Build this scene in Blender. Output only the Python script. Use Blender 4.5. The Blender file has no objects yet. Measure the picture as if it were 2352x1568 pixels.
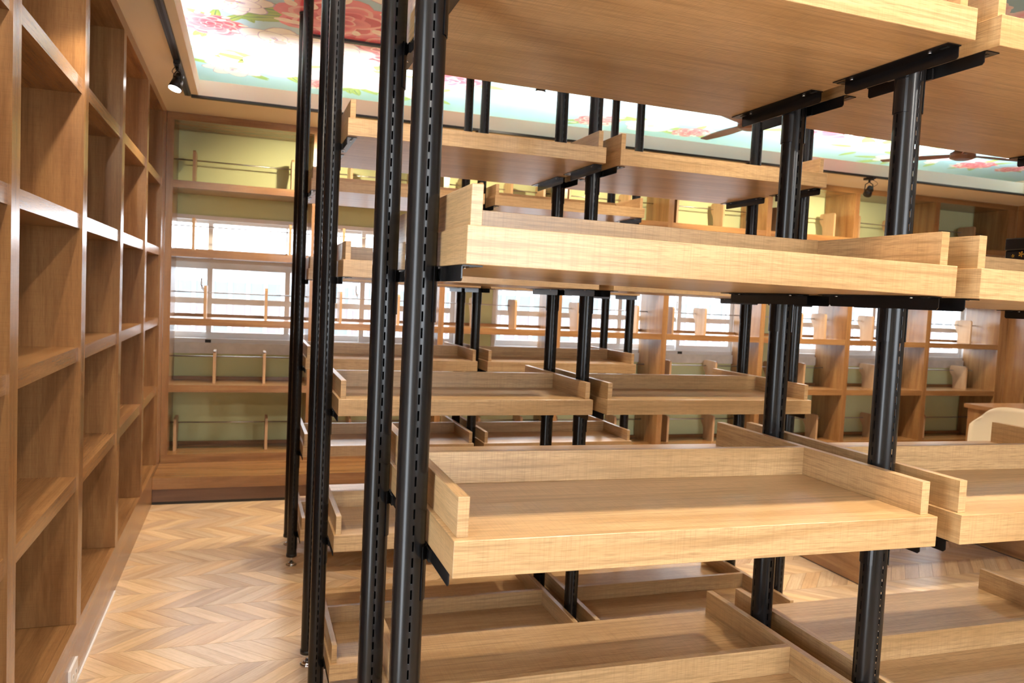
import bpy, bmesh, math, random
from mathutils import Vector, Matrix
random.seed(7)
C = bpy.context.scene.collection
SC = bpy.context.scene

# ------------------------------------------------------------------ camera, world, light, exposure
cam_d = bpy.data.cameras.new('camera'); cam = bpy.data.objects.new('camera', cam_d); C.objects.link(cam)
R_ = Vector((0.94577504, -0.3213869, 0.04711726)); U_ = Vector((-0.02617854, 0.06916655, 0.99726159)); W_ = Vector((0.32376575, 0.94441858, -0.05700256))
M = Matrix(((R_.x, U_.x, -W_.x, 0), (R_.y, U_.y, -W_.y, 0), (R_.z, U_.z, -W_.z, 1.4), (0, 0, 0, 1)))
cam.matrix_world = M
cam_d.sensor_width = 36.0; cam_d.lens = 1790.62 / 2352 * 36.0
cam_d.clip_start = 0.02; cam_d.clip_end = 200
cam_d.dof.use_dof = True; cam_d.dof.focus_distance = 1.55; cam_d.dof.aperture_fstop = 9.0
SC.camera = cam
SC.view_settings.view_transform = 'Standard'; SC.view_settings.look = 'None'
SC.view_settings.exposure = 0.40; SC.view_settings.gamma = 1.0; SC.view_settings.use_curve_mapping = False

wd = bpy.data.worlds.new('sky'); SC.world = wd; wd.use_nodes = True
wn = wd.node_tree.nodes; wn.clear()
bg = wn.new('ShaderNodeBackground'); bg.inputs[0].default_value = (0.86, 0.93, 1.0, 1); bg.inputs[1].default_value = 9.5
wo = wn.new('ShaderNodeOutputWorld'); wd.node_tree.links.new(bg.outputs[0], wo.inputs[0])

WARM = (1.0, 0.84, 0.64)
NEUT = (1.0, 0.95, 0.87)
def spot(loc, target, power, size=70, blend=0.5, col=WARM, rad=0.035):
    l = bpy.data.lights.new('spot_light', 'SPOT'); l.energy = power; l.color = col
    l.spot_size = math.radians(size); l.spot_blend = blend; l.shadow_soft_size = rad
    o = bpy.data.objects.new('spot_light', l); C.objects.link(o); o.location = loc
    o.rotation_euler = (Vector(target) - Vector(loc)).to_track_quat('-Z', 'Y').to_euler()
    return o
CEIL_SPOTS = [  # location of lamp head on the ceiling tracks, target, power
    ((0.46, 4.70, 2.70), (0.2, 4.5, 0), 95),  # lamp added behind the posts to brighten the left aisle floor
    ((1.71, 4.70, 2.70), (1.5, 4.75, 0), 150), ((4.1, 4.70, 2.70), (4.1, 4.8, 0), 140), ((5.7, 4.70, 2.70), (5.7, 4.8, 0), 110),
    ((0.25, 2.15, 2.70), (0.10, 3.0, 0), 105), ((1.60, 2.15, 2.70), (1.6, 2.3, 0), 100), ((3.10, 2.15, 2.70), (3.1, 2.5, 0), 110),
    ((0.25, 0.65, 2.70), (0.8, 1.1, 0), 45), ((1.10, 0.65, 2.70), (1.0, 1.05, 0), 165), ((2.20, 0.65, 2.70), (2.0, 1.1, 0), 165),
    ((1.05, 3.42, 2.70), (1.0, 3.5, 0), 85), ((1.95, 3.42, 2.70), (1.95, 3.5, 0), 110), ((3.4, 3.42, 2.70), (3.4, 3.3, 0), 110),
    ((0.9, -2.5, 2.70), (0.95, 1.1, 1.0), 170), ((2.5, -2.5, 2.70), (1.9, 1.1, 1.0), 190)]  # unseen rear pair, added to brighten the rack fronts
for a, b, p in CEIL_SPOTS:
    far = a[1] < 0
    spot((a[0], a[1], a[2] - 0.02), b, p, size=44 if far else (140 if a[1] > 4 else 100), blend=0.9, col=NEUT if far else WARM)
LEFT_SPOTS = [(0.95, -0.36), (2.78, -0.36), (4.36, -0.36)]
BACK_SPOTS = [0.50, 1.45, 2.45, 3.60, 4.75]

# ------------------------------------------------------------------ materials
def mat(name):
    m = bpy.data.materials.new(name); m.use_nodes = True
    nt = m.node_tree; b = nt.nodes['Principled BSDF']
    return m, nt, b
def plain(name, col, rough=0.5, metal=0.0, spec=0.5, emit=None, estr=0):
    m, nt, b = mat(name)
    b.inputs['Base Color'].default_value = (*col, 1); b.inputs['Roughness'].default_value = rough
    b.inputs['Metallic'].default_value = metal; b.inputs['Specular IOR Level'].default_value = spec
    if emit: b.inputs['Emission Color'].default_value = (*emit, 1); b.inputs['Emission Strength'].default_value = estr
    return m
def mottled(name, col, amt=0.06, scale=6, rough=0.6):
    m, nt, b = mat(name); N = nt.nodes; L = nt.links
    tc = N.new('ShaderNodeTexCoord'); n = N.new('ShaderNodeTexNoise'); n.inputs['Scale'].default_value = scale; n.inputs['Detail'].default_value = 4
    r = N.new('ShaderNodeValToRGB')
    r.color_ramp.elements[0].position = .3; r.color_ramp.elements[1].position = .7
    r.color_ramp.elements[0].color = (*[c * (1 - amt) for c in col], 1); r.color_ramp.elements[1].color = (*[min(1, c * (1 + amt)) for c in col], 1)
    L.new(tc.outputs['Object'], n.inputs['Vector']); L.new(n.outputs['Fac'], r.inputs[0]); L.new(r.outputs[0], b.inputs['Base Color'])
    b.inputs['Roughness'].default_value = rough
    return m
def wood(name, light, dark, rough=0.34, saw=0.25, line=0.35, spec=0.5, tone=False, bump=0.15):
    m, nt, b = mat(name); N = nt.nodes; L = nt.links
    uv = N.new('ShaderNodeUVMap'); oi = N.new('ShaderNodeObjectInfo')
    cb = N.new('ShaderNodeCombineXYZ')
    m1 = N.new('ShaderNodeMath'); m1.operation = 'MULTIPLY'; m1.inputs[1].default_value = 17.3; L.new(oi.outputs['Random'], m1.inputs[0])
    m2 = N.new('ShaderNodeMath'); m2.operation = 'MULTIPLY'; m2.inputs[1].default_value = 5.7; L.new(oi.outputs['Random'], m2.inputs[0])
    L.new(m1.outputs[0], cb.inputs[0]); L.new(m2.outputs[0], cb.inputs[1])
    ad = N.new('ShaderNodeVectorMath'); ad.operation = 'ADD'; L.new(uv.outputs[0], ad.inputs[0]); L.new(cb.outputs[0], ad.inputs[1])
    def noise(sx, sy, detail=3, dist=0.0, rough_=0.5):
        mp = N.new('ShaderNodeMapping'); mp.inputs['Scale'].default_value = (sx, sy, 1); L.new(ad.outputs[0], mp.inputs[0])
        n = N.new('ShaderNodeTexNoise'); n.inputs['Scale'].default_value = 1; n.inputs['Detail'].default_value = detail
        n.inputs['Roughness'].default_value = rough_; n.inputs['Distortion'].default_value = dist
        L.new(mp.outputs[0], n.inputs['Vector']); return n.outputs['Fac']
    broad = noise(1.6, 16, 3, 0.6); streak = noise(3.5, 130, 4, 0.3, 0.65); fine = noise(30, 900, 2); cross = noise(420, 10, 2)
    def ramp(src, a, b_):
        r = N.new('ShaderNodeMapRange'); r.inputs['From Min'].default_value = a; r.inputs['From Max'].default_value = b_; L.new(src, r.inputs[0]); return r.outputs[0]
    def mixc(f, A, B, fac=None):
        x = N.new('ShaderNodeMix'); x.data_type = 'RGBA'
        if isinstance(f, float): x.inputs[0].default_value = f
        else: L.new(f, x.inputs[0])
        for s, v in ((6, A), (7, B)):
            if isinstance(v, tuple): x.inputs[s].default_value = (*v, 1)
            else: L.new(v, x.inputs[s])
        return x.outputs[2]
    def mul(s, k):
        x = N.new('ShaderNodeMath'); x.operation = 'MULTIPLY'; L.new(s, x.inputs[0]); x.inputs[1].default_value = k; return x.outputs[0]
    dk = tuple(c * 0.62 for c in dark)
    c = mixc(ramp(broad, .35, .68), light, dark)
    c = mixc(mul(ramp(streak, .48, .66), line), c, dk)
    c = mixc(mul(ramp(fine, .5, .66), line), c, dk)
    c = mixc(mul(ramp(cross, .48, .68), saw), c, dk)
    if tone:
        at = N.new('ShaderNodeAttribute'); at.attribute_name = 'tone'
        mm = N.new('ShaderNodeMix'); mm.data_type = 'RGBA'; mm.blend_type = 'MULTIPLY'; mm.inputs[0].default_value = 1.0
        L.new(c, mm.inputs[6]); L.new(at.outputs['Color'], mm.inputs[7]); c = mm.outputs[2]
    L.new(c, b.inputs['Base Color'])
    b.inputs['Roughness'].default_value = rough; b.inputs['Specular IOR Level'].default_value = spec
    bp = N.new('ShaderNodeBump'); bp.inputs['Strength'].default_value = bump; bp.inputs['Distance'].default_value = 0.0006
    s_ = N.new('ShaderNodeMath'); s_.operation = 'ADD'; L.new(fine, s_.inputs[0]); L.new(cross, s_.inputs[1])
    L.new(s_.outputs[0], bp.inputs['Height']); L.new(bp.outputs[0], b.inputs['Normal'])
    return m
M_RACK = wood("oak_laminate", (0.60, 0.40, 0.205), (0.44, 0.265, 0.115), saw=0.24, line=0.62, rough=0.29)
M_CASE = wood('bookcase_laminate', (0.375, 0.195, 0.075), (0.235, 0.107, 0.037), saw=0.14, line=0.3, rough=0.25, spec=0.85)
M_FLOOR = wood('floor_planks', (0.68, 0.50, 0.31), (0.52, 0.36, 0.21), saw=0.04, line=0.32, rough=0.27, tone=True, bump=0.1)
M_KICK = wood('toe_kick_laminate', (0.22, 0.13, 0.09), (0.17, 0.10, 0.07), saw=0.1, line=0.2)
M_STEEL = mottled('black_powder_coat', (0.007, 0.007, 0.008), 0.2, 60, 0.24); M_STEEL.node_tree.nodes['Principled BSDF'].inputs['Specular IOR Level'].default_value = 0.38
M_CHROME = plain('chrome', (0.75, 0.77, 0.8), 0.15, 1.0)
M_ROD = plain('brushed_steel', (0.6, 0.6, 0.6), 0.3, 1.0)
M_BLACK = plain('black_plastic', (0.01, 0.01, 0.01), 0.4)
M_RUBBER = plain('black_rubber', (0.02, 0.02, 0.02), 0.6)
M_WALL = mottled('pale_green_paint', (0.72, 0.79, 0.46), 0.03, 2, 0.8)
M_WHITE = mottled('cream_paint', (0.86, 0.77, 0.60), 0.02, 3, 0.7)
M_FRAME = mottled('white_aluminium', (0.84, 0.85, 0.85), 0.03, 8, 0.4)
M_SILL = mottled('grey_sill', (0.82, 0.82, 0.78), 0.1, 12, 0.4)
M_BAR = plain('white_grille_paint', (0.9, 0.92, 0.95), 0.5)
M_LAMP = plain('lamp_face', (1, 1, 1), 0.5, emit=(1, 0.97, 0.92), estr=25)
M_LED = plain('led_face', (1, 1, 1), 0.5, emit=(1.0, 0.98, 0.96), estr=48)
M_OUTLET = plain('white_plastic', (0.85, 0.85, 0.86), 0.3)
M_FAN = wood('fan_wood', (0.22, 0.09, 0.04), (0.15, 0.06, 0.025), saw=0.05, line=0.2)
M_CHAIR = plain('cream_shell_plastic', (0.70, 0.58, 0.38), 0.35)
M_BOX = plain('black_lacquer', (0.01, 0.01, 0.012), 0.25)
M_GOLD = plain('gold_print', (0.8, 0.5, 0.08), 0.3, 0.8)
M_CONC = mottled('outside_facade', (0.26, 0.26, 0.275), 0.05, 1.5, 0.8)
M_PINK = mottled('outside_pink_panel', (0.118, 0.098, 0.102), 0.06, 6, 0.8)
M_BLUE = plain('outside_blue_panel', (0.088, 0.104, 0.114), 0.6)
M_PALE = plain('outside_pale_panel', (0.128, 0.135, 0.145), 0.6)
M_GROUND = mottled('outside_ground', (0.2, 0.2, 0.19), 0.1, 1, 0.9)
m, nt, b = mat('window_glass'); N = nt.nodes; L = nt.links
tr = N.new('ShaderNodeBsdfTransparent'); gl = N.new('ShaderNodeBsdfGlossy'); gl.inputs['Roughness'].default_value = 0.02
lw = N.new('ShaderNodeLayerWeight'); lw.inputs[0].default_value = 0.5; mx = N.new('ShaderNodeMixShader')
mr = N.new('ShaderNodeMath'); mr.operation = 'POWER'; mr.inputs[1].default_value = 4.0; L.new(lw.outputs['Facing'], mr.inputs[0])
mr2 = N.new('ShaderNodeMapRange'); mr2.inputs['To Min'].default_value = 0.03; mr2.inputs['To Max'].default_value = 0.8; L.new(mr.outputs[0], mr2.inputs[0])
L.new(mr2.outputs[0], mx.inputs[0]); L.new(tr.outputs[0], mx.inputs[1]); L.new(gl.outputs[0], mx.inputs[2])
L.new(mx.outputs[0], N['Material Output'].inputs[0]); M_GLASS = m
m, nt, b = mat('mural_print'); N = nt.nodes; L = nt.links
at = N.new('ShaderNodeAttribute'); at.attribute_name = 'print'; L.new(at.outputs['Color'], b.inputs['Base Color'])
b.inputs['Roughness'].default_value = 0.32; b.inputs['Specular IOR Level'].default_value = 0.4; M_MURAL = m

# ------------------------------------------------------------------ mesh helpers
def link(o, parent=None, loc=None):
    C.objects.link(o)
    if parent: o.parent = parent
    if loc is not None: o.location = loc
    return o
def tag(o, label=None, cat=None, group=None, kind=None):
    if label: o['label'] = label
    if cat: o['category'] = cat
    if group: o['group'] = group
    if kind: o['kind'] = kind
    return o
def thing(name, label, cat, loc=(0, 0, 0), group=None):
    o = bpy.data.objects.new(name, None); o.empty_display_size = 0.05; link(o, None, loc); return tag(o, label, cat, group)
class MB:
    """collects faces with uv (metres, u along the grain)"""
    def __init__(s): s.v = []; s.f = []; s.uv = []; s.sm = []
    def quad(s, ps, uvs=None, smooth=False):
        i = len(s.v); s.v += [tuple(p) for p in ps]; s.f.append(tuple(range(i, i + len(ps))))
        s.uv += (uvs if uvs else [(p[0], p[1]) for p in ps]); s.sm.append(smooth)
    def box(s, x0, x1, y0, y1, z0, z1, g=0):
        P = [(x0, y0, z0), (x1, y0, z0), (x1, y1, z0), (x0, y1, z0), (x0, y0, z1), (x1, y0, z1), (x1, y1, z1), (x0, y1, z1)]
        F = [((0, 3, 2, 1), 2), ((4, 5, 6, 7), 2), ((0, 1, 5, 4), 1), ((2, 3, 7, 6), 1), ((1, 2, 6, 5), 0), ((3, 0, 4, 7), 0)]
        b = len(s.v); s.v += P
        for idx, ax in F:
            s.f.append(tuple(b + k for k in idx)); s.sm.append(False)
            axes = [a for a in (0, 1, 2) if a != ax]
            if g in axes: ua = g; va = [a for a in axes if a != g][0]
            else: ua, va = axes
            for k in idx: s.uv.append((P[k][ua] + ax * 3.1, P[k][va] + ax * 1.7))
        return s
    def cyl(s, p0, p1, r0, r1=None, n=16, caps=True, smooth=True):
        r1 = r0 if r1 is None else r1
        p0 = Vector(p0); p1 = Vector(p1); d = (p1 - p0).normalized()
        a = d.orthogonal().normalized(); b = d.cross(a); base = len(s.v)
        for p, r in ((p0, r0), (p1, r1)):
            for k in range(n):
                t = 2 * math.pi * k / n; s.v.append(tuple(p + (a * math.cos(t) + b * math.sin(t)) * r))
        h = (p1 - p0).length
        for k in range(n):
            j = (k + 1) % n; s.f.append((base + k, base + j, base + n + j, base + n + k)); s.sm.append(smooth)
            s.uv += [(0, k / n * r0 * 6), (0, (k + 1) / n * r0 * 6), (h, (k + 1) / n * r0 * 6), (h, k / n * r0 * 6)]
        if caps:
            s.f.append(tuple(base + k for k in reversed(range(n)))); s.sm.append(False); s.uv += [(0, 0)] * n
            s.f.append(tuple(base + n + k for k in range(n))); s.sm.append(False); s.uv += [(0, 0)] * n
        return s
    def tube(s, pts, r, n=8):
        for a, b in zip(pts[:-1], pts[1:]): s.cyl(a, b, r, n=n)
        return s
    def prism(s, poly, ax, a0, a1):
        """poly of 2D points in the two other axes (order of axes ascending), extruded along ax"""
        def P(q, a):
            l = list(q); l.insert(ax, a); return tuple(l)
        n = len(poly); b = len(s.v); s.v += [P(q, a0) for q in poly] + [P(q, a1) for q in poly]
        s.f.append(tuple(b + k for k in reversed(range(n)))); s.sm.append(False); s.uv += [(q[1], q[0]) for q in reversed(poly)]
        s.f.append(tuple(b + n + k for k in range(n))); s.sm.append(False); s.uv += [(q[1], q[0]) for q in poly]
        for k in range(n):
            j = (k + 1) % n; s.f.append((b + k, b + j, b + n + j, b + n + k)); s.sm.append(False)
            s.uv += [(poly[k][1], 0), (poly[j][1], 0), (poly[j][1], a1 - a0), (poly[k][1], a1 - a0)]
        return s
    def mesh(s, name, m, fix=True):
        me = bpy.data.meshes.new(name); me.from_pydata(s.v, [], s.f); me.update()
        u = me.uv_layers.new(name='UVMap'); flat = [c for p in s.uv for c in p]; u.data.foreach_set('uv', flat)
        me.polygons.foreach_set('use_smooth', s.sm)
        me.materials.append(m)
        if fix:
            bm = bmesh.new(); bm.from_mesh(me); bmesh.ops.recalc_face_normals(bm, faces=bm.faces[:]); bm.to_mesh(me); bm.free()
        return me
    def build(s, name, m, parent=None, loc=None, fix=True):
        return link(bpy.data.objects.new(name, s.mesh(name, m, fix)), parent, loc)
_cache = {}
def board(name, m, parent, x0, x1, y0, y1, z0, z1, g=0, bevel=0.0):
    """one board as its own object, mesh data shared between boards of a size"""
    k = (m.name, round(x1 - x0, 4), round(y1 - y0, 4), round(z1 - z0, 4), g)
    if k not in _cache:
        hx, hy, hz = (x1 - x0) / 2, (y1 - y0) / 2, (z1 - z0) / 2
        _cache[k] = MB().box(-hx, hx, -hy, hy, -hz, hz, g).mesh(name, m)
        if bevel:
            bm = bmesh.new(); bm.from_mesh(_cache[k]); bmesh.ops.bevel(bm, geom=bm.edges[:], offset=bevel, segments=1, affect='EDGES'); bm.to_mesh(_cache[k]); bm.free()
    return link(bpy.data.objects.new(name, _cache[k]), parent, ((x0 + x1) / 2, (y0 + y1) / 2, (z0 + z1) / 2))

# ------------------------------------------------------------------ room shell
LX, BY, RX, FY, CZ = -0.525, 5.678, 7.09, -3.0, 2.83      # case front planes, rear wall behind camera, ceiling
WY = 6.08                                                  # back wall face
SOF = 2.515
ceil = MB().box(-0.95, 7.62, FY - .1, 6.2, CZ + 0.002, CZ + .1).build('ceiling', M_WHITE); tag(ceil, kind='structure')
WINS = [(-0.62, 1.62), (1.90, 4.25), (4.66, 7.02)]; WZ0, WZ1 = 0.965, 1.88
w = MB()
xs = [-0.95] + [a for q in WINS for a in q] + [7.62]
for i in range(0, len(xs), 2): w.box(xs[i], xs[i + 1], WY, WY + .14, WZ0, WZ1)
w.box(-0.95, 7.62, WY, WY + .14, -0.05, WZ0); w.box(-0.95, 7.62, WY, WY + .14, WZ1, 2.93)
tag(w.build('wall_back', M_WALL), kind='structure')
tag(MB().box(-1.0, -0.90, FY, 0, -0.05, 2.93).box(-1.0, -0.90, .55, WY, -0.05, 2.93).box(-1.0, -0.90, 0, .55, 2.3, 2.93).box(-1.0, -0.90, 0, .55, -.05, .12).build('wall_left', M_WHITE), kind='structure')  # unseen tall opening added so the posts catch a vertical highlight
tag(MB().box(7.50, 7.62, FY, WY, -0.05, 2.93).build('wall_right', M_WHITE), kind='structure')
w = MB().box(-0.95, .6, FY - .12, FY, -.05, 2.93).box(2.5, 7.62, FY - .12, FY, -.05, 2.93).box(.6, 2.5, FY - .12, FY, -.05, .8).box(.6, 2.5, FY - .12, FY, 2.3, 2.93)   # wall behind the viewer, one window opening
tag(w.build('wall_front', M_WHITE), kind='structure')
# soffits over the bookcases: slab with an upstand that hides the cove light
tag(MB().box(-0.90, -0.303, FY, 5.15, SOF, SOF + .03).box(-0.318, -0.303, FY, 5.15, SOF + .03, 2.617).build('trim_1', M_WHITE), kind='structure')
tag(MB().box(-0.90, 7.50, 5.15, WY, SOF, SOF + .03).box(-0.318, 6.50, 5.15, 5.165, SOF + .03, 2.617).build('trim_2', M_WHITE), kind='structure')
tag(MB().box(6.47, 7.50, FY, 5.15, SOF, SOF + .03).box(6.47, 6.485, FY, 5.15, SOF + .03, 2.617).build('trim_3', M_WHITE), kind='structure')
# led strips lying in the coves
tag(MB().box(-0.42, -0.40, FY + .2, 5.2, SOF + .03, SOF + .042).build('led_strip', M_LED), 'white light strip hidden in the cove above the left bookcase', 'light strip', 'cove light strips')
tag(MB().box(-0.30, 6.4, 5.25, 5.285, SOF + .03, SOF + .042).build('led_strip', M_LED), 'white light strip hidden in the cove above the window bookcase', 'light strip', 'cove light strips')
tag(MB().box(6.56, 6.58, FY + .2, 5.2, SOF + .03, SOF + .042).build('led_strip', M_LED), 'white light strip hidden in the cove above the right bookcase', 'light strip', 'cove light strips')

# ------------------------------------------------------------------ ceiling mural (flat print)
class Print:
    def __init__(s): s.v = []; s.f = []; s.c = []; s.k = 0
    def poly(s, pts, col, col2=None, ctr=None, dz=0):
        z = -0.0003 - s.k * 0.0000012 - dz; s.k += 1; b = len(s.v)
        if ctr is None: ctr = (sum(p[0] for p in pts) / len(pts), sum(p[1] for p in pts) / len(pts))
        s.v.append((ctr[0], ctr[1], z)); s.v += [(p[0], p[1], z) for p in pts]; n = len(pts)
        for k in range(n):
            s.f.append((b, b + 1 + (k + 1) % n, b + 1 + k)); s.c += [col2 or col, col, col]
mp = Print(); rr = random.Random(11)
MX0, MX1, MY0, MY1 = -0.88, 7.48, -2.98, 6.06
TEAL = (0.27, 0.50, 0.61); TEAL2 = (0.44, 0.68, 0.88)
def petal(cx, cy, ang, l, wd, col, col2, r0=0.0, lobes=True):
    pts = []; n = 9
    for k in range(n + 1):
        t = k / n; wv = math.sin(math.pi * min(1, t ** 0.75)) ** 0.7 if 0 < t < 1 else 0
        rad = r0 + l * t - (0.06 * l if (lobes and k == n) else 0)
        pts.append((rad, wv * wd / 2))
    pts = pts + [(a, -b_) for a, b_ in reversed(pts[1:-1])]
    ca, sa = math.cos(ang), math.sin(ang)
    P = [(cx + a * ca - b_ * sa, cy + a * sa + b_ * ca) for a, b_ in pts]
    mp.poly(P, col, col2, (cx + (r0 + l * .35) * ca, cy + (r0 + l * .35) * sa))
def disc(cx, cy, r, col, n=10, sq=1.0):
    mp.poly([(cx + r * math.cos(2 * math.pi * k / n), cy + r * sq * math.sin(2 * math.pi * k / n)) for k in range(n)], col)
def white_flower(cx, cy, r):
    n = rr.choice((5, 6, 7, 8)); a0 = rr.random() * 6
    for ring, sc in ((0, 1.0), (1, .72)):
        for k in range(n):
            a = a0 + ring * .4 + 2 * math.pi * k / n
            petal(cx, cy, a, r * sc, r * sc * 1.0 / n * 5.4, (0.52, 0.40, 0.60), (0.52, 0.40, 0.60))
            petal(cx, cy, a, r * sc * .965, r * sc * .94 / n * 5.4, (0.90, 0.86, 0.84), (0.78, 0.68, 0.78))
            for q in (-.13, 0, .13): petal(cx, cy, a + q, r * sc * .5, r * .03, (0.38, 0.25, 0.50), (0.38, 0.25, 0.50))
    disc(cx, cy, r * .13, (0.85, 0.42, 0.45))
    for k in range(9): disc(cx + r * .2 * math.cos(k * .7), cy + r * .2 * math.sin(k * .7), r * .025, (0.9, 0.6, 0.2), 5)
def red_flower(cx, cy, r):
    a0 = rr.random() * 6; reds = [(0.62, 0.06, 0.12), (0.72, 0.10, 0.18), (0.80, 0.22, 0.30)]
    for ring, sc, n in ((0, 1, 8), (1, .78, 7), (2, .55, 6), (3, .33, 5)):
        for k in range(n):
            a = a0 + ring * .5 + 2 * math.pi * k / n
            petal(cx, cy, a, r * sc, r * sc * .85, (0.88, 0.52, 0.55) if ring % 2 else (0.78, 0.22, 0.30), rr.choice(reds))
            petal(cx, cy, a, r * sc * .9, r * sc * .68, rr.choice(reds), (0.45, 0.02, 0.08))
    for k in range(12):
        a = rr.random() * 6.3; q = r * (.45 + .5 * rr.random()); petal(cx + q * math.cos(a), cy + q * math.sin(a), a + .6, r * .3, r * .16, (0.92, 0.84, 0.76), (0.90, 0.70, 0.66))
def blossom(cx, cy, r):
    a0 = rr.random() * 6
    for k in range(5): petal(cx, cy, a0 + 2 * math.pi * k / 5, r, r * .95, (0.92, 0.82, 0.84), (0.88, 0.42, 0.52))
    disc(cx, cy, r * .18, (0.80, 0.15, 0.30), 8)
def leaf(cx, cy, a, l):
    petal(cx, cy, a, l, l * .34, (0.22, 0.38, 0.08), (0.50, 0.58, 0.12), lobes=False)
    petal(cx, cy, a, l * .95, l * .05, (0.10, 0.24, 0.10), (0.10, 0.24, 0.10), lobes=False)
nx, ny = 24, 26
for i in range(nx):
    for j in range(ny):
        x0 = MX0 + (MX1 - MX0) * i / nx; x1 = MX0 + (MX1 - MX0) * (i + 1) / nx; y0 = MY0 + (MY1 - MY0) * j / ny; y1 = MY0 + (MY1 - MY0) * (j + 1) / ny
        b = len(mp.v); mp.v += [(x0, y0, 0), (x0, y1, 0), (x1, y1, 0), (x1, y0, 0)]; mp.f.append((b, b + 1, b + 2, b + 3))
        for (a, c) in ((i, j), (i, j + 1), (i + 1, j + 1), (i + 1, j)):
            t = .5 + .5 * math.sin(a * .9 + 1.3 * math.sin(c * .5)); mp.c.append(tuple(TEAL[q] * (1 - t) + TEAL2[q] * t for q in range(3)))
cl = []
def place(x, y, r, fn):
    mp.k = (len(cl) % 7) * 24
    for k in range(3 + int(r * 8)):
        a = rr.random() * 6.3; leaf(x + r * .6 * math.cos(a), y + r * .6 * math.sin(a), a, r * (.7 + .4 * rr.random()))
    cl.append((x, y, r, fn))
hand = [(0.02, 3.75, .30, 'r'), (0.55, 3.75, .30, 'w'), (-.12, 4.3, .24, 'w'), (0.42, 4.35, .36, 'r'), (-.22, 4.75, .2, 'r'), (0.15, 4.9, .30, 'w'), (0.5, 4.95, .24, 'w'), (-.12, 5.62, .22, 'w'), (.6, 5.55, .26, 'w'), (1.15, 5.65, .2, 'w'), (0.75, 4.75, .3, 'r'), (0.9, 3.6, .33, 'w'), (1.0, 4.25, .3, 'r'),  # extra white flowers near the window edge stand in for cove glare
        (0.55, 5.2, .24, 'b'), (0.15, 5.45, .26, 'w'), (-.3, 5.2, .16, 'b'), (0.85, 5.55, .24, 'w'), (1.25, 5.2, .26, 'r'), (.45, 5.75, .14, 'r'), (2.6, 5.75, .2, 'r'), (3.05, 5.7, .24, 'w'), (3.45, 5.75, .18, 'r'), (5.1, 5.5, .3, 'b'), (5.6, 5.7, .25, 'w'), (6.0, 5.6, .22, 'b'), (6.4, 5.6, .2, 'r')]
for x, y, r, t in hand: place(x, y, r, t)
tries = 0
while tries < 3500:
    tries += 1; x = rr.uniform(MX0 + .3, MX1 - .3); y = rr.uniform(MY0 + .3, MY1 - .25); r = rr.choice((.16, .22, .3, .38))
    if x > 1.4 and y > 4.6 and rr.random() < .985: continue
    if all((x - a) ** 2 + (y - b_) ** 2 > (.78 * (r + c)) ** 2 for a, b_, c, _ in cl) and len(cl) < 330: place(x, y, r, rr.choice('rwbrw'))
for fi, (x, y, r, t) in enumerate(sorted(cl, key=lambda q: q[3] != 'r')):
    mp.k = 180 + (fi % 9) * 90
    if t == 'r': red_flower(x, y, r)
    elif t == 'w': white_flower(x, y, r)
    else:
        for k in range(6): blossom(x + rr.uniform(-r, r) * .8, y + rr.uniform(-r, r) * .8, r * rr.uniform(.28, .42))
me = bpy.data.meshes.new('floral_mural'); me.from_pydata(mp.v, [], mp.f); me.update()
ca = me.color_attributes.new('print', 'FLOAT_COLOR', 'CORNER'); ca.data.foreach_set('color', [q for c in mp.c for q in (*c, 1)])
me.materials.append(M_MURAL)
mu = link(bpy.data.objects.new('floral_mural', me), ceil, (0, 0, CZ)); mu['label'] = 'printed ceiling of pink and white flowers on turquoise'

# ------------------------------------------------------------------ floor: bands of 45 degree planks
fl = MB().box(-0.95, 7.55, FY, WY, -0.06, -0.004).build('floor', M_RUBBER); tag(fl, kind='structure')
BH, PW = 0.1935, 0.0965; TH = 0.004
TONES = [(1.1, 1.12, 1.14), (1.0, .96, .92), (1.22, 1.19, 1.12), (.96, .92, .92), (1.06, 1.06, 1.10), (1.26, 1.22, 1.14), (.98, .99, 1.06), (1.14, 1.06, .96)]
def plank_geo(x, y, d, n_=None):
    """parallelogram plank: lower edge centre at x, band start y, leaning d=+-1"""
    g = 0.0007; h = BH
    s = h * d
    return [(x + g, y + g), (x + PW - g, y + g), (x + PW - g + s * (h - 2 * g) / h, y + h - g), (x + g + s * (h - 2 * g) / h, y + h - g)]
def plank_uv(p, d, off):
    a = math.radians(45 * d if d > 0 else 135)
    c, s = math.cos(a), math.sin(a); return (p[0] * c + p[1] * s + off[0], -p[0] * s + p[1] * c + off[1])
def set_tone(me, cols):
    t = me.color_attributes.new('tone', 'FLOAT_COLOR', 'CORNER'); t.data.foreach_set('color', [q for c in cols for q in (*c, 1)])
def plank_mb(mbx, x, y, d, off):
    q = plank_geo(x, y, d); top = [(a, b_, 0) for a, b_ in q]; bot = [(a, b_, -TH) for a, b_ in q]
    mbx.quad(top, [plank_uv(p, d, off) for p in top])
    for k in range(4):
        j = (k + 1) % 4; ps = [bot[k], bot[j], top[j], top[k]]; mbx.quad(ps, [plank_uv(p, d, off) for p in ps])
pm = {}
for d in (1, -1):
    for t in range(8):
        q = MB(); plank_mb(q, 0, 0, d, (t * 3.3, t * 1.1)); me = q.mesh('plank', M_FLOOR); set_tone(me, [TONES[t]] * len(me.loops)); pm[(d, t)] = me
near = []; rest = []
Y0 = 3.16 - BH * 32
r2 = random.Random(5)
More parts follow.
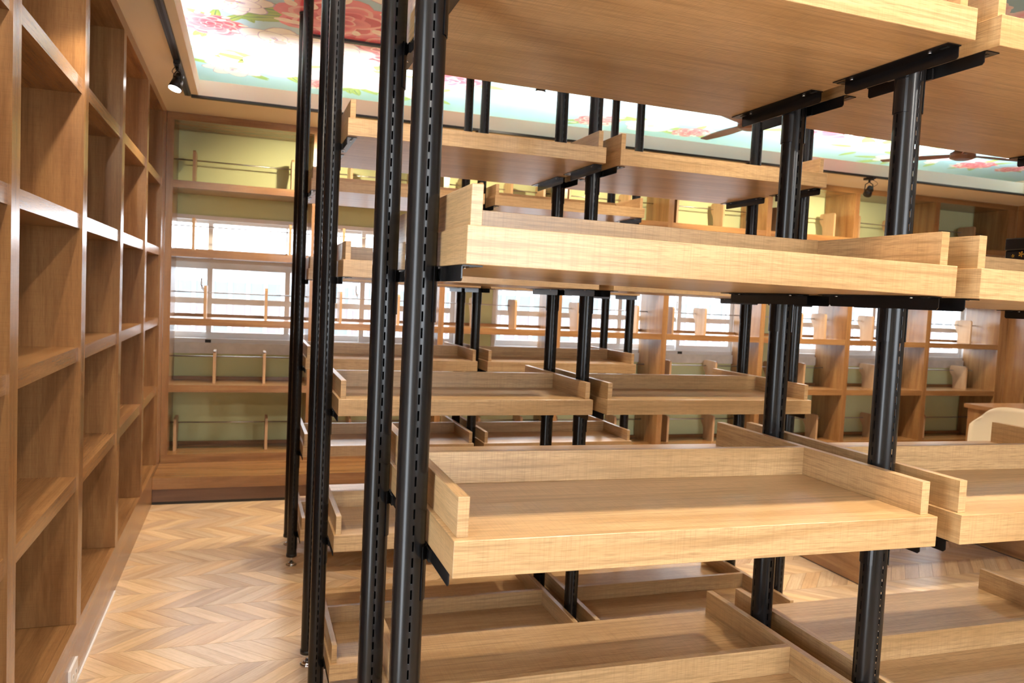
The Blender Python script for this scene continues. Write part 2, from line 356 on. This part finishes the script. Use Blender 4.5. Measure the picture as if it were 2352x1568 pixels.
for b_ in range(0, 48):
    y = Y0 + b_ * BH
    if y < FY + .02 or y > 5.24: continue
    d = 1 if b_ % 2 == 0 else -1
    x = -0.85 + (0.03 * (b_ % 3)); 
    while x < 7.2:
        xc = x + PW / 2 + d * BH / 2; yc = y + BH / 2
        f = (xc * W_.x + yc * W_.y + 1.4 * .057); u = 1176 + 1790 * (xc * R_.x + yc * R_.y + -1.4 * R_.z) / max(f, .1); v = 784 - 1790 * (xc * U_.x + yc * U_.y - 1.4 * U_.z) / max(f, .1)
        vis = f > 1 and ((xc > -.6 and u < 900 and v < 1640 and u > 90) or (u > 1640 and u < 2352 and 1200 < v < 1400 and yc > 2.9))
        ((near if vis else rest)).append((x, y, d, r2.randrange(8), f)); x += PW
near.sort(key=lambda q: q[4]); rest += near[300:]; near = near[:300]
for x, y, d, t, f in near: link(bpy.data.objects.new('floor_plank', pm[(d, t)]), fl, (x, y, 0))
q = MB(); cols = []
for x, y, d, t, f in rest:
    n0 = len(q.uv); plank_mb(q, x, y, d, (r2.random() * 9, r2.random() * 9)); cols += [TONES[t]] * (len(q.uv) - n0)
me = q.mesh('floor_planks', M_FLOOR, fix=False); set_tone(me, cols)
rp = link(bpy.data.objects.new('floor_planks', me), fl); rp['kind'] = 'stuff'; rp['label'] = 'remaining short oak-look planks laid in zigzag bands'

# ------------------------------------------------------------------ windows
def rect_frame(mb, x0, x1, z0, z1, y0, y1, wd, wz=None):
    wz = wz or wd
    mb.box(x0, x0 + wd, y0, y1, z0, z1).box(x1 - wd, x1, y0, y1, z0, z1).box(x0 + wd, x1 - wd, y0, y1, z0, z0 + wz).box(x0 + wd, x1 - wd, y0, y1, z1 - wz, z1)
    return mb
WSET = [[-0.62, -0.255, 0.29, 0.85, 1.62], [1.90, 2.50, 3.07, 3.66, 4.25], [4.66, 5.25, 5.84, 6.43, 7.02]]
for wi, ((x0, x1), cuts) in enumerate(zip(WINS, WSET)):
    wf = rect_frame(MB(), x0, x1, WZ0, WZ1, WY - .012, WY + .13, .03)
    wf.box(x0 + .03, x1 - .03, WY - .005, WY + .13, 1.545, 1.60)
    wo_ = wf.build('window_%d' % (wi + 1), M_FRAME); tag(wo_, kind='structure')
    MB().box(x0 - .02, x1 + .02, WY - .03, WY + .10, .886, WZ0).build('sill', M_SILL, wo_)
    for k in range(4):
        a, b_ = cuts[k], cuts[k + 1]; yy = WY + (.03 if k % 2 else .06)
        a -= .018 if k else -.03; b_ += .018 if k < 3 else -.03
        s = rect_frame(MB(), a, b_, WZ0 + .03, 1.545, yy, yy + .028, .036, .045).build('sash', M_FRAME, wo_)
        MB().box(a + .034, b_ - .034, yy + .011, yy + .016, WZ0 + .07, 1.503).build('pane', M_GLASS, s)
        MB().box(a + .034, b_ - .034, yy + .002, yy + .024, 1.245, 1.288).build('mid_rail', M_FRAME, s)
        s = rect_frame(MB(), a, b_, 1.60, WZ1 - .03, yy, yy + .028, .030, .022).build('transom_sash', M_FRAME, wo_)
        MB().box(a + .028, b_ - .028, yy + .011, yy + .016, 1.620, WZ1 - .05).build('pane', M_GLASS, s)
    for k in (1, 3):
        MB().box(cuts[k] - .02, cuts[k] + .02, WY - .022, WY - .012, WZ0 - .0, WZ0 + .022).build('sash_guide', M_BLACK, wo_)
        h = MB().cyl((cuts[k] - .03, WY + .02, 1.36), (cuts[k] - .06, WY + .005, 1.36), .008, n=8).tube([(cuts[k] - .04, WY + .005, 1.34), (cuts[k] - .055, WY - .01, 1.38), (cuts[k] - .055, WY - .012, 1.43)], .006)
        h.build('latch', M_ROD, wo_)
# building across the street: white piers between pale blue and pink panels
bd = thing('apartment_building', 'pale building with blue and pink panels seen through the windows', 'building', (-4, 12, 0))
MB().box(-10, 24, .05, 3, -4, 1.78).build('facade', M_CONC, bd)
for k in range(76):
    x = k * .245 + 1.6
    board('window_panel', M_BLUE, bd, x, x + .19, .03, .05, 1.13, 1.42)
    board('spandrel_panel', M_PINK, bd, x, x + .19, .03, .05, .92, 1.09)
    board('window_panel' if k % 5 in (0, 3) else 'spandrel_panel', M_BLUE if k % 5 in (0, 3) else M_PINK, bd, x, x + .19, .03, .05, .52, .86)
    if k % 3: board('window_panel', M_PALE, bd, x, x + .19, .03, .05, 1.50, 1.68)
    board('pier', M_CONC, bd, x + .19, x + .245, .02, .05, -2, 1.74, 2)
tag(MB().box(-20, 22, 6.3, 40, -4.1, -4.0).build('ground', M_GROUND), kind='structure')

# ------------------------------------------------------------------ bookcases
SHZ = [2.052, 1.608, 1.161, .7185]           # left case shelf tops
DY = [1.28, 2.118, 2.956, 3.79, 4.655]; DT = .072
def side_case(name, label, xf, s, dys, yend):
    t = thing(name, label, 'bookcase', (xf, dys[0], 0))
    def B(n, a, b_, y0, y1, z0, z1, g):   # a,b_: depth from the front plane into the wall
        x0, x1 = sorted((xf - s * a, xf - s * b_)); return board(n, M_CASE, t, x0 - xf, x1 - xf, y0 - dys[0], y1 - dys[0], z0, z1, g)
    for y in dys: B('divider', 0, .35, y, y + DT, .204, 2.4655, 2)
    B('corner_panel', 0, .02, yend, BY, .204, 2.4655, 2); B('divider', .02, .35, yend, yend + .02, .204, 2.4655, 2)
    B('plinth', 0, .02, dys[0], BY, 0, .203, 1); B('top_rail', 0, .35, dys[0], BY, 2.4655, SOF, 1)
    B('back_panel', .352, .365, dys[0], BY, 0.0, 2.4655, 2)
    for y0, y1 in zip(dys, dys[1:] + [yend]):
        for z in SHZ: B('shelf', .008, .35, y0 + DT, y1, z - .048, z, 1)
        B('deck', 0.0205, .35, y0 + DT, y1, .165, .203, 1)
    return t
lc = side_case('bookcase', 'tall open wooden bookcase along the left wall, nearest the camera', LX, 1, DY, 5.46)
rc = side_case('bookcase', 'wooden bookcase along the right wall, in the far right corner', RX, -1, [2.1, 2.956, 3.79, 4.6], 5.46)
# window bookcase
KX = [(-.524, -.480), (.420, .448), (1.358, 1.401), (2.302, 2.347), (3.247, 3.296), (4.201, 4.249), (5.126, 5.177), (6.056, 6.110), (6.975, 7.040)]
KZ = [2.071, 1.615, 1.154, .700, .226]
bc = thing('bookcase', 'long open wooden bookcase standing in front of the windows', 'bookcase', (0, BY, 0))
for a, b_ in KX: board('divider', M_CASE, bc, a, b_, 0, .385, .226, 2.466, 2)
board('end_filler', M_CASE, bc, 7.04, RX - .001, 0, .02, .172, 2.466, 2)
board('top_rail', M_CASE, bc, -.523, RX - .001, 0, .385, 2.466, SOF - .001, 0)
for (a, a1), (b0, b_) in zip(KX[:-1], KX[1:]):
    for k, z in enumerate(KZ):
        if k < 4: board('shelf', M_CASE, bc, a1, b0, .002, .385, z - .048, z, 0)
        board('rear_rail', M_CASE, bc, a1, b0, .355, .373, z + (.0 if k < 4 else .0), z + .022, 0)
        r = MB().cyl((a1, .272, z + .175), (b0, .272, z + .175), .0045, n=8).build('rod', M_ROD, bc)
board('base_board', M_CASE, bc, -.523, RX - .001, 0, .385, .172, .226, 0)
bn = thing('bench', 'long low wooden step bench in front of the window bookcase', 'bench', (0, 5.233, 0))
board('bench_seat', M_CASE, bn, LX + .001, RX - .001, 0, .83, .099, .171, 0)
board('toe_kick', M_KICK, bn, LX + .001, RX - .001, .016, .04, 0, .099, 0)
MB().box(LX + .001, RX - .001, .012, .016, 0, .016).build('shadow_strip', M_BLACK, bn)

# movable dividers that slide on the rods
def plate_mesh():
    p = []   # (y, z) outline, front at y=0
    p += [(0, 0), (0, .205)]
    for k in range(5): a = math.pi - k * math.pi / 8; p.append((.02 + .02 * math.cos(a), .205 + .02 * math.sin(a)))
    for k in range(6): a = math.pi / 2 - k * math.pi / 10; p.append((.165 + .025 * math.cos(a), .200 + .025 * math.sin(a)))
    p += [(.19, .165), (.182, .145), (.165, .125), (.15, .10), (.145, .06), (.145, 0)]
    return MB().prism(p[::-1], 0, -.009, .009).mesh('book_divider', M_PLATE)
M_PLATE = wood('divider_laminate', (0.58, 0.38, 0.22), (0.48, 0.30, 0.16), saw=0.1, line=0.2)
pme = plate_mesh()
ORD = ['top', 'second', 'third', 'fourth', 'lowest']; BAY = ['first', 'second', 'third', 'fourth', 'fifth', 'sixth', 'seventh', 'eighth']
PL = {0: [(0, [-.36, .29]), (1, [-.355, .285]), (2, [-.27, .134]), (3, [-.20, .134]), (4, [-.445, .16])],
      1: [(0, [.70, 1.15]), (1, [.66, 1.25]), (2, [.655, 1.08]), (3, [.72, 1.2]), (4, [.75, 1.22])],
      2: [(0, [1.55, 1.93, 2.20]), (1, [1.6, 2.0]), (2, [1.685, 2.01]), (3, [1.6, 2.15]), (4, [1.75, 2.1])],
      3: [(0, [2.42, 2.95]), (1, [2.5, 3.1]), (2, [2.545, 3.085]), (3, [2.6, 3.0]), (4, [2.40, 2.93])],
      4: [(0, [3.40, 3.85]), (1, [3.5, 3.9]), (2, [3.42, 3.735]), (3, [3.42, 3.87]), (4, [3.43, 3.88])],
      5: [(0, [4.40, 5.02]), (1, [4.5, 4.9]), (2, [4.74, 5.0]), (3, [4.5, 4.8]), (4, [4.45, 4.98])],
      6: [(0, [5.30, 5.75]), (1, [5.4, 5.8]), (2, [5.24, 5.54]), (3, [5.255, 5.60]), (4, [5.25, 5.65])],
      7: [(0, [6.70]), (1, [6.5]), (2, [6.185, 6.755]), (3, [6.20, 6.74]), (4, [6.25])]}
for bay, rows in PL.items():
    for k, xs_ in rows:
        for x in xs_:
            link(bpy.data.objects.new('book_divider', pme), bc, (x, .122, KZ[k]))

# ------------------------------------------------------------------ slotted round posts
def post_mesh():
    R = .0242; TK = .0011; z0, z1 = .052, CZ - .012; pitch = .025; sh = .0155; hw = math.asin(.0015 / R)
    angs = []
    for q in range(4):
        c = q * math.pi / 2
        angs += [c - hw, c + hw] + [c + hw + (math.pi / 2 - 2 * hw) * k / 6 for k in range(1, 6)]
    n = len(angs); v = []; f = []; sm = []
    zs = [z0]; z = z0 + .03; slots = []
    while z + sh < z1 - .03: slots.append(len(zs)); zs += [z, z + sh]; z += pitch
    zs.append(z1); S = set(slots)
    for z in zs:
        for a in angs: v.append((R * math.cos(a), R * math.sin(a), z))
    for i in range(len(zs) - 1):
        for k in range(n):
            j = (k + 1) % n
            if i in S and k in (0, 14, 21):
                o = [i * n + k, i * n + j, (i + 1) * n + j, (i + 1) * n + k]; b = len(v)
                for q in o: v.append(v[q])
                o = [b, b + 1, b + 2, b + 3]; b += 4
                for q in o: p = v[q]; s_ = (R - TK) / R; v.append((p[0] * s_, p[1] * s_, p[2]))
                for e in range(4): f.append((o[e], o[(e + 1) % 4], b + (e + 1) % 4, b + e)); sm.append(False)
            else: f.append((i * n + k, i * n + j, (i + 1) * n + j, (i + 1) * n + k)); sm.append(True)
    f.append(tuple(range(n))[::-1]); sm.append(False); f.append(tuple(len(zs) * n - n + k for k in range(n))); sm.append(False)
    me = bpy.data.meshes.new('post'); me.from_pydata(v, [], f); me.update(); me.polygons.foreach_set('use_smooth', sm); me.materials.append(M_STEEL)
    me.normals_split_custom_set_from_vertices([Vector((p[0], p[1], 0)).normalized() for p in v]); return me
POST = post_mesh()
FOOT = MB().cyl((0, 0, 0), (0, 0, .006), .026, .026, 20).cyl((0, 0, .006), (0, 0, .016), .025, .012, 20).cyl((0, 0, .016), (0, 0, .054), .007, n=12).mesh('levelling_foot', M_CHROME)
CAPM = MB().cyl((0, 0, 0), (0, 0, .012), .0255, n=20).mesh('ceiling_pad', M_RUBBER)
COLL = MB().cyl((0, 0, .046), (0, 0, .060), .0262, n=20).mesh('end_cap', M_BLACK)
def bracket_mesh(sx, y0, y1):
    """origin: post centre at tray underside; sx=+1 carries the tray on the +x side"""
    m_ = MB(); xa = sx * .0285
    def bx(a, b_, *r): m_.box(min(a, b_), max(a, b_), *r)
    # vertical web with notched end, flange screwed under the tray
    m_.prism([(y0 + .004, -.023), (y0, -.019), (y0, -.0004), (y1, -.0004), (y1, -.019), (y1 - .004, -.023)], 0, min(xa, xa + sx * .002), max(xa, xa + sx * .002))
    bx(xa, sx * .058, y0 - .004, y1 + .004, -.0022, -.0004)
    # saddle plate that hooks into the post slots
    base = 0 if sx > 0 else math.pi
    for k in range(10):
        a0 = base + math.radians(-50 + 10 * k); a1 = a0 + math.radians(10); q = []
        for r_, a in ((.0247, a0), (.0247, a1), (.0262, a1), (.0262, a0)): q.append((r_ * math.cos(a), r_ * math.sin(a)))
        m_.prism(q, 2, -.085, -.0008)
    bx(sx * .0245, sx * .0285, -.026, .026, -.023, -.004)
    return m_.mesh('bracket', M_STEEL)
BR = {(s, e): bracket_mesh(s, *((-.13, .135) if e == 0 else (-.12, .155))) for s in (-1, 1) for e in (0, 1)}
SCREW = MB().cyl((0, 0, -.0042), (0, 0, -.0022), .0032, n=10).mesh('screw', M_CHROME)
SLOTM = MB().box(-.003, .003, -.008, .008, -.0031, -.0022).mesh('slot_hole', M_BLACK)
XL = [(.2759, 1.1325), (1.1866, 2.0432)]; PX = [.249, 1.1596, 2.0702]
LV = [1.9152, 1.490, 1.0614, .6351, .2227]; TT = .0520; PHT = .0572
def make_rack(f, label, tilt=0):
    t = thing('display_rack', label, 'rack', (PX[1], f + .325, 0), 'free-standing display racks')
    ox, oy = PX[1], f + .325
    for x in PX:
        for y in (f + .16, f + .485):
            p = link(bpy.data.objects.new('post', POST), t, (x - ox, y - oy, 0))
            link(bpy.data.objects.new('levelling_foot', FOOT), p); link(bpy.data.objects.new('end_cap', COLL), p); link(bpy.data.objects.new('ceiling_pad', CAPM), p, (0, 0, CZ - .0125))
    for lv in LV:
        for a, b_ in XL:
            tr_ = board('tray', M_RACK, t, a - ox, b_ - ox, -.325, .325, lv - TT, lv, 0, .0007)
            cx = (b_ - a) / 2
            if tilt: tr_.rotation_euler.y = tilt; tr_.location.z -= ((a + b_) / 2 - .72) * tilt
            for x in (-cx + .007, cx - .0237): board('side_panel', M_RACK, tr_, x, x + .0167, -.3105, .3105, TT / 2, TT / 2 + PHT, 1, .0006)
            board('divider', M_RACK, tr_, -cx + .0237, cx - .0237, -.008, .008, TT / 2, TT / 2 + PHT, 0, .0006)
            for sx, x in ((1, a - .0269), (-1, b_ + .0271)):
                for e, y in ((0, f + .16), (1, f + .485)):
                    br = link(bpy.data.objects.new('bracket', BR[(sx, e)]), t, (x - ox, y - oy, lv - TT - (((b_ if sx < 0 else a) - .72) * tilt)))
                    for yy in (-.085, .10):
                        link(bpy.data.objects.new('screw', SCREW), br, (sx * .045, yy, 0)); link(bpy.data.objects.new('slot_hole', SLOTM), br, (sx * .045, yy + (.03 if yy > 0 else -.03), 0))
    return t
make_rack(1.008, 'nearest black-post display rack with wooden trays, filling the foreground', tilt=.0072)
make_rack(2.418, 'middle black-post display rack with wooden trays, behind the nearest one')
make_rack(3.832, 'farthest black-post display rack with wooden trays, nearest the window bench')

# ------------------------------------------------------------------ lighting tracks and heads
def track(x0, x1, y0, y1, z, label):
    t = thing('light_track', label, 'light track', (x0, y0, z), 'black ceiling light tracks')
    if x1 - x0 > y1 - y0:
        MB().box(0, x1 - x0, -.017, .017, -.014, .0).build('rail', M_BLACK, t); MB().box(0, x1 - x0, -.006, .006, -.0145, -.014).build('groove', M_RUBBER, t)
    else:
        MB().box(-.017, .017, 0, y1 - y0, -.014, .0).build('rail', M_BLACK, t); MB().box(-.006, .006, 0, y1 - y0, -.0145, -.014).build('groove', M_RUBBER, t)
    return t
track(-.36, -.36, -2.5, 5.10, SOF, 'black light track along the soffit over the left bookcase')
track(-.343, 6.63, 5.125, 5.125, SOF, 'long black light track along the soffit before the window bookcase')
track(6.66, 6.66, -2.5, 5.10, SOF, 'black light track along the soffit over the right bookcase')
track(.28, 6.2, 4.66, 4.66, CZ - .001, 'black light track crossing the flowered ceiling, beyond the farthest rack')
track(-.2, 6.2, 2.15, 2.15, CZ - .001, 'black light track on the flowered ceiling between nearest and middle racks')
track(-.2, 6.2, 3.42, 3.42, CZ - .001, 'black light track on the flowered ceiling between middle and farthest racks')
track(-.2, 6.2, .65, .65, CZ - .001, 'black light track on the flowered ceiling in front of the nearest rack')
track(-.2, 6.2, -2.5, -2.5, CZ - .001, 'unseen black light track behind the viewer, added to light the rack fronts')  # added out of view to carry the rack-front lamps
def head(loc, target, ztrack, label, group='black track spotlights', drop=.10, face=True):
    """loc: track point (x,y); the head hangs below it and points at target"""
    x, y = loc; t = thing('spotlight', label, 'spotlight', (x, y, ztrack), group)
    MB().box(-.016, .016, -.05, .05, -.032, -.0146).box(-.010, .010, -.04, .0, -.040, -.032).build('adapter', M_BLACK, t)
    d = (Vector(target) - Vector((x, y, ztrack - drop))).normalized()
    c = Vector((0, 0, -drop)); s = d.cross(Vector((0, 0, 1))); s = s.normalized() if s.length > .1 else Vector((1, 0, 0))
    MB().cyl((0, 0, -.036), (0, 0, -.052), .009, n=10).tube([(0, 0, -.052), s * .028 + Vector((0, 0, -.07)), s * .033 + c], .0035).tube([(0, 0, -.052), -s * .028 + Vector((0, 0, -.07)), -s * .033 + c], .0035).build('yoke', M_BLACK, t)
    h = MB().cyl(c - d * .045, c - d * .015, .020, .026, 18).cyl(c - d * .015, c + d * .035, .026, .034, 18)
    h.build('lamp_head', M_BLACK, t)
    if face: MB().cyl(c + d * .035, c + d * .037, .030, n=18).build('lens', M_LAMP, t)
    pts = [Vector((0, -.03, -.036)) + s * (.05 * math.sin(k * math.pi / 8)) + (c - d * .04 - Vector((0, -.03, -.036))) * (k / 8) for k in range(9)]
    MB().tube(pts, .0018, 6).build('cable', M_BLACK, t)
    return Vector((x, y, ztrack)) + c + d * .042
NM = ['first', 'second', 'third']
for i, (y, x) in enumerate(LEFT_SPOTS):
    tgt = [(-.60, 2.9, 1.1), (-.58, 2.86, 1.6), (-.56, 4.20, 1.7)][i]
    p = head((x, y), tgt, SOF, ['black track spotlight above the left bookcase, behind the viewer', 'black track spotlight above the left bookcase, over the nearer bays', 'black track spotlight above the left bookcase, near the far corner'][i], drop=.115)
    spot(p, tgt, (34, 22, 22)[i], size=(80, 95, 115)[i], blend=.6, rad=.02)
for i, x in enumerate(BACK_SPOTS):
    tgt = (x + (.28 if i else -.06), 5.70, 1.9)
    p = head((x, 5.125), tgt, SOF, ['black track spotlight over the first bay of the window bookcase', 'black track spotlight over the second bay of the window bookcase', 'black track spotlight over the third bay of the window bookcase', 'black track spotlight over the fifth bay of the window bookcase', 'black track spotlight with wire yoke before the sixth window bay'][i], drop=.125)
    spot(p, tgt, 42, size=115, blend=.6, rad=.02, col=(1.0, .80, .48))
for i, (a, b_, p) in enumerate(CEIL_SPOTS):
    ty = {4.70: 4.66, 3.42: 3.42, 2.15: 2.15, .65: .65, -2.5: -2.5}[a[1]]
    head((a[0], ty), b_, CZ - .001, 'black spotlight hanging from ceiling track at the %s, %s along it' % ({4.66: 'window side', 2.15: 'first rack aisle', .65: 'front aisle', 3.42: 'second rack aisle', -2.5: 'unseen rear, added to light the rack fronts'}[ty], ['first', 'second', 'third', 'fourth'][i if i < 4 else (i - 4) % 3]), drop=.11)

# ------------------------------------------------------------------ ceiling fans
def fan(loc, angs, label):
    t = thing('ceiling_fan', label, 'fan', (loc[0], loc[1], CZ), 'wooden ceiling fans')
    z = loc[2] - CZ
    MB().cyl((0, 0, -.03), (0, 0, 0), .03, .06, 20).cyl((0, 0, z + .06), (0, 0, -.03), .011, n=12).build('downrod', M_FAN, t)
    MB().cyl((0, 0, z - .03), (0, 0, z - .018), .055, .084, 28).cyl((0, 0, z - .018), (0, 0, z + .02), .086, .086, 28).cyl((0, 0, z + .02), (0, 0, z + .06), .08, .03, 28).build('hub', M_FAN, t)
    for a in angs:
        bm_ = MB(); c, s = math.cos(math.radians(a)), math.sin(math.radians(a)); rows = []
        for k in range(9):
            r = .07 + .50 * k / 8; w_ = .022 + .024 * math.sin(math.pi * min(1, k / 8 * .85 + .1)); tw = .12 - .06 * k / 8
            rows.append([(r * c - o_ * s, r * s + o_ * c, z + .008 * k / 8 + tz) for o_, tz in ((-w_, -w_ * tw), (w_, w_ * tw))])
        for k in range(8):
            (a0, b0), (a1, b1) = rows[k], rows[k + 1]; up = lambda p: (p[0], p[1], p[2] + .007)
            bm_.quad([a0, b0, b1, a1]); bm_.quad([up(a1), up(b1), up(b0), up(a0)]); bm_.quad([a0, a1, up(a1), up(a0)]); bm_.quad([b1, b0, up(b0), up(b1)])
        bm_.quad([rows[8][0], rows[8][1], up(rows[8][1]), up(rows[8][0])])
        bm_.build('blade', M_FAN, t)
fan((3.07, 4.38, 2.585), (89, 209, 329), 'dark wooden three-blade ceiling fan, left of the two')
fan((4.93, 4.42, 2.585), (117, 237, -3), 'dark wooden three-blade ceiling fan, right of the two')

# ------------------------------------------------------------------ far furniture
tb = thing('display_table', 'low wooden table on slab legs beyond the nearest rack, right', 'table', (3.03, 3.13, 0))
for x in (0, 1.30): board('slab_leg', M_CASE, tb, x, x + .035, 0, .70, .006, .46, 1)
for x in (0, 1.30): MB().box(x + .003, x + .032, .003, .697, 0, .006).build('glide', M_BLACK, tb)
board('table_top', M_CASE, tb, -.01, 1.345, -.01, .71, .46, .50, 0); board('apron', M_CASE, tb, .035, 1.30, .33, .35, .36, .46, 0)
dk = thing('desk', 'wooden desk in the far right corner by the window bookcase', 'desk', (5.26, 4.04, 0))
for x in (0, 1.06): board('slab_leg', M_CASE, dk, x, x + .03, 0, .45, .0, .72, 2)
board('desk_top', M_CASE, dk, -.02, 1.11, -.02, .47, .72, .75, 0); board('modesty_panel', M_CASE, dk, .03, 1.06, .40, .42, .15, .72, 0)
# moulded chair
ch = thing('chair', 'cream moulded shell chair by the desk, far right', 'chair', (5.33, 4.42, 0))
sh = MB(); NU, NV = 18, 20; grid = []
for j in range(NV + 1):
    t = j / NV; row = []
    for i in range(NU + 1):
        s = i / NU * 2 - 1
        if t < .45:   # seat from front lip to back crease
            q = t / .45; y = .22 - .42 * q; z = .44 - .02 * math.sin(q * math.pi) + (.035 * (1 - q) * -1 if q < .1 else 0); hw = .225 + .01 * q; cur = .03 * s * s
            row.append((s * hw, y, z + cur))
        else:         # back rising to rounded top
            q = (t - .45) / .55; z = .44 + .36 * q * (1 - .10 * q * s * s * s * s * 2.2) ; hw = .235 + .025 * math.sin(q * 2.2); hw *= (1 - .22 * max(0, q - .75) / .25)
            y = -.20 - .035 * q - .07 * math.sin(q * 1.4) + .085 * s * s * (1 - .25 * q); row.append((s * hw, y, z + .0))
    grid.append(row)
for j in range(NV):
    for i in range(NU): sh.quad([grid[j][i], grid[j][i + 1], grid[j + 1][i + 1], grid[j + 1][i]], smooth=True)
so = sh.build('shell', M_CHAIR, ch)
bm = bmesh.new(); bm.from_mesh(so.data); bmesh.ops.remove_doubles(bm, verts=bm.verts[:], dist=.0005); bmesh.ops.recalc_face_normals(bm, faces=bm.faces[:]); bm.to_mesh(so.data); bm.free()
md = so.modifiers.new('thickness', 'SOLIDIFY'); md.thickness = .009
for sx in (-1, 1):
    for sy in (-1, 1): MB().cyl((sx * .15, sy * .12 - .02, .435), (sx * .23, sy * .22 - .02, 0), .016, .010, 12).build('leg', M_CASE, ch)
MB().box(-.16, .16, -.15, .11, .405, .425).build('seat_frame', M_BLACK, ch)
ch.rotation_euler = (0, 0, math.radians(115)); ch.location = (4.75, 3.78, 0)
# lacquer box standing in the rear half of a tray
bx = thing('decorative_box', 'black lacquered box with gold flowers in the rear of the eye-level tray, right edge', 'box', (1.852, 1.36, 1.4826))
bx.rotation_euler.y = .0072
board('box_body', M_BOX, bx, 0, .115, 0, .15, 0, .096, 0, .002); board('lid', M_BOX, bx, -.002, .117, -.002, .152, .0965, .128, 0, .003)
g = MB()
for cy, cz, r in ((.127, .082, .005), (.105, .086, .008), (.108, .060, .010), (.088, .070, .007), (.070, .080, .009), (.060, .052, .008), (.095, .045, .005), (.125, .055, .004), (.040, .070, .008), (.028, .045, .007), (.080, .030, .006), (.112, .030, .006)):
    for q in range(5):
        a = q * 2 * math.pi / 5 + cy * 90; P = lambda t, k: (-.0006, cy + k * r * math.cos(t), cz + k * r * math.sin(t))
        g.quad([(-.0006, cy, cz), P(a - .4, .75), P(a, 1), P(a + .4, .75)])
g.build('gold_flowers', M_GOLD, bx)
# outlet on the left plinth and the pale strip along the plinth foot
ol = thing('power_outlet', 'white plastic power outlet on the plinth of the left bookcase', 'outlet', (LX, 2.83, .0))
MB().box(0, .008, .0, .118, .022, .094).build('face_plate', M_OUTLET, ol, fix=True)
for y in (.03, .075): MB().box(.008, .0095, y, y + .014, .05, .066).build('socket', M_OUTLET, ol)
MB().box(.0095, .0098, .034, .036, .053, .063).box(.0095, .0098, .040, .042, .053, .063).box(.0095, .0098, .079, .081, .053, .063).box(.0095, .0098, .085, .087, .053, .063).build('pin_holes', M_BLACK, ol)
tag(MB().box(LX, LX + .006, 1.0, 3.79, 0, .006).build('trim_4', M_OUTLET), kind='structure')
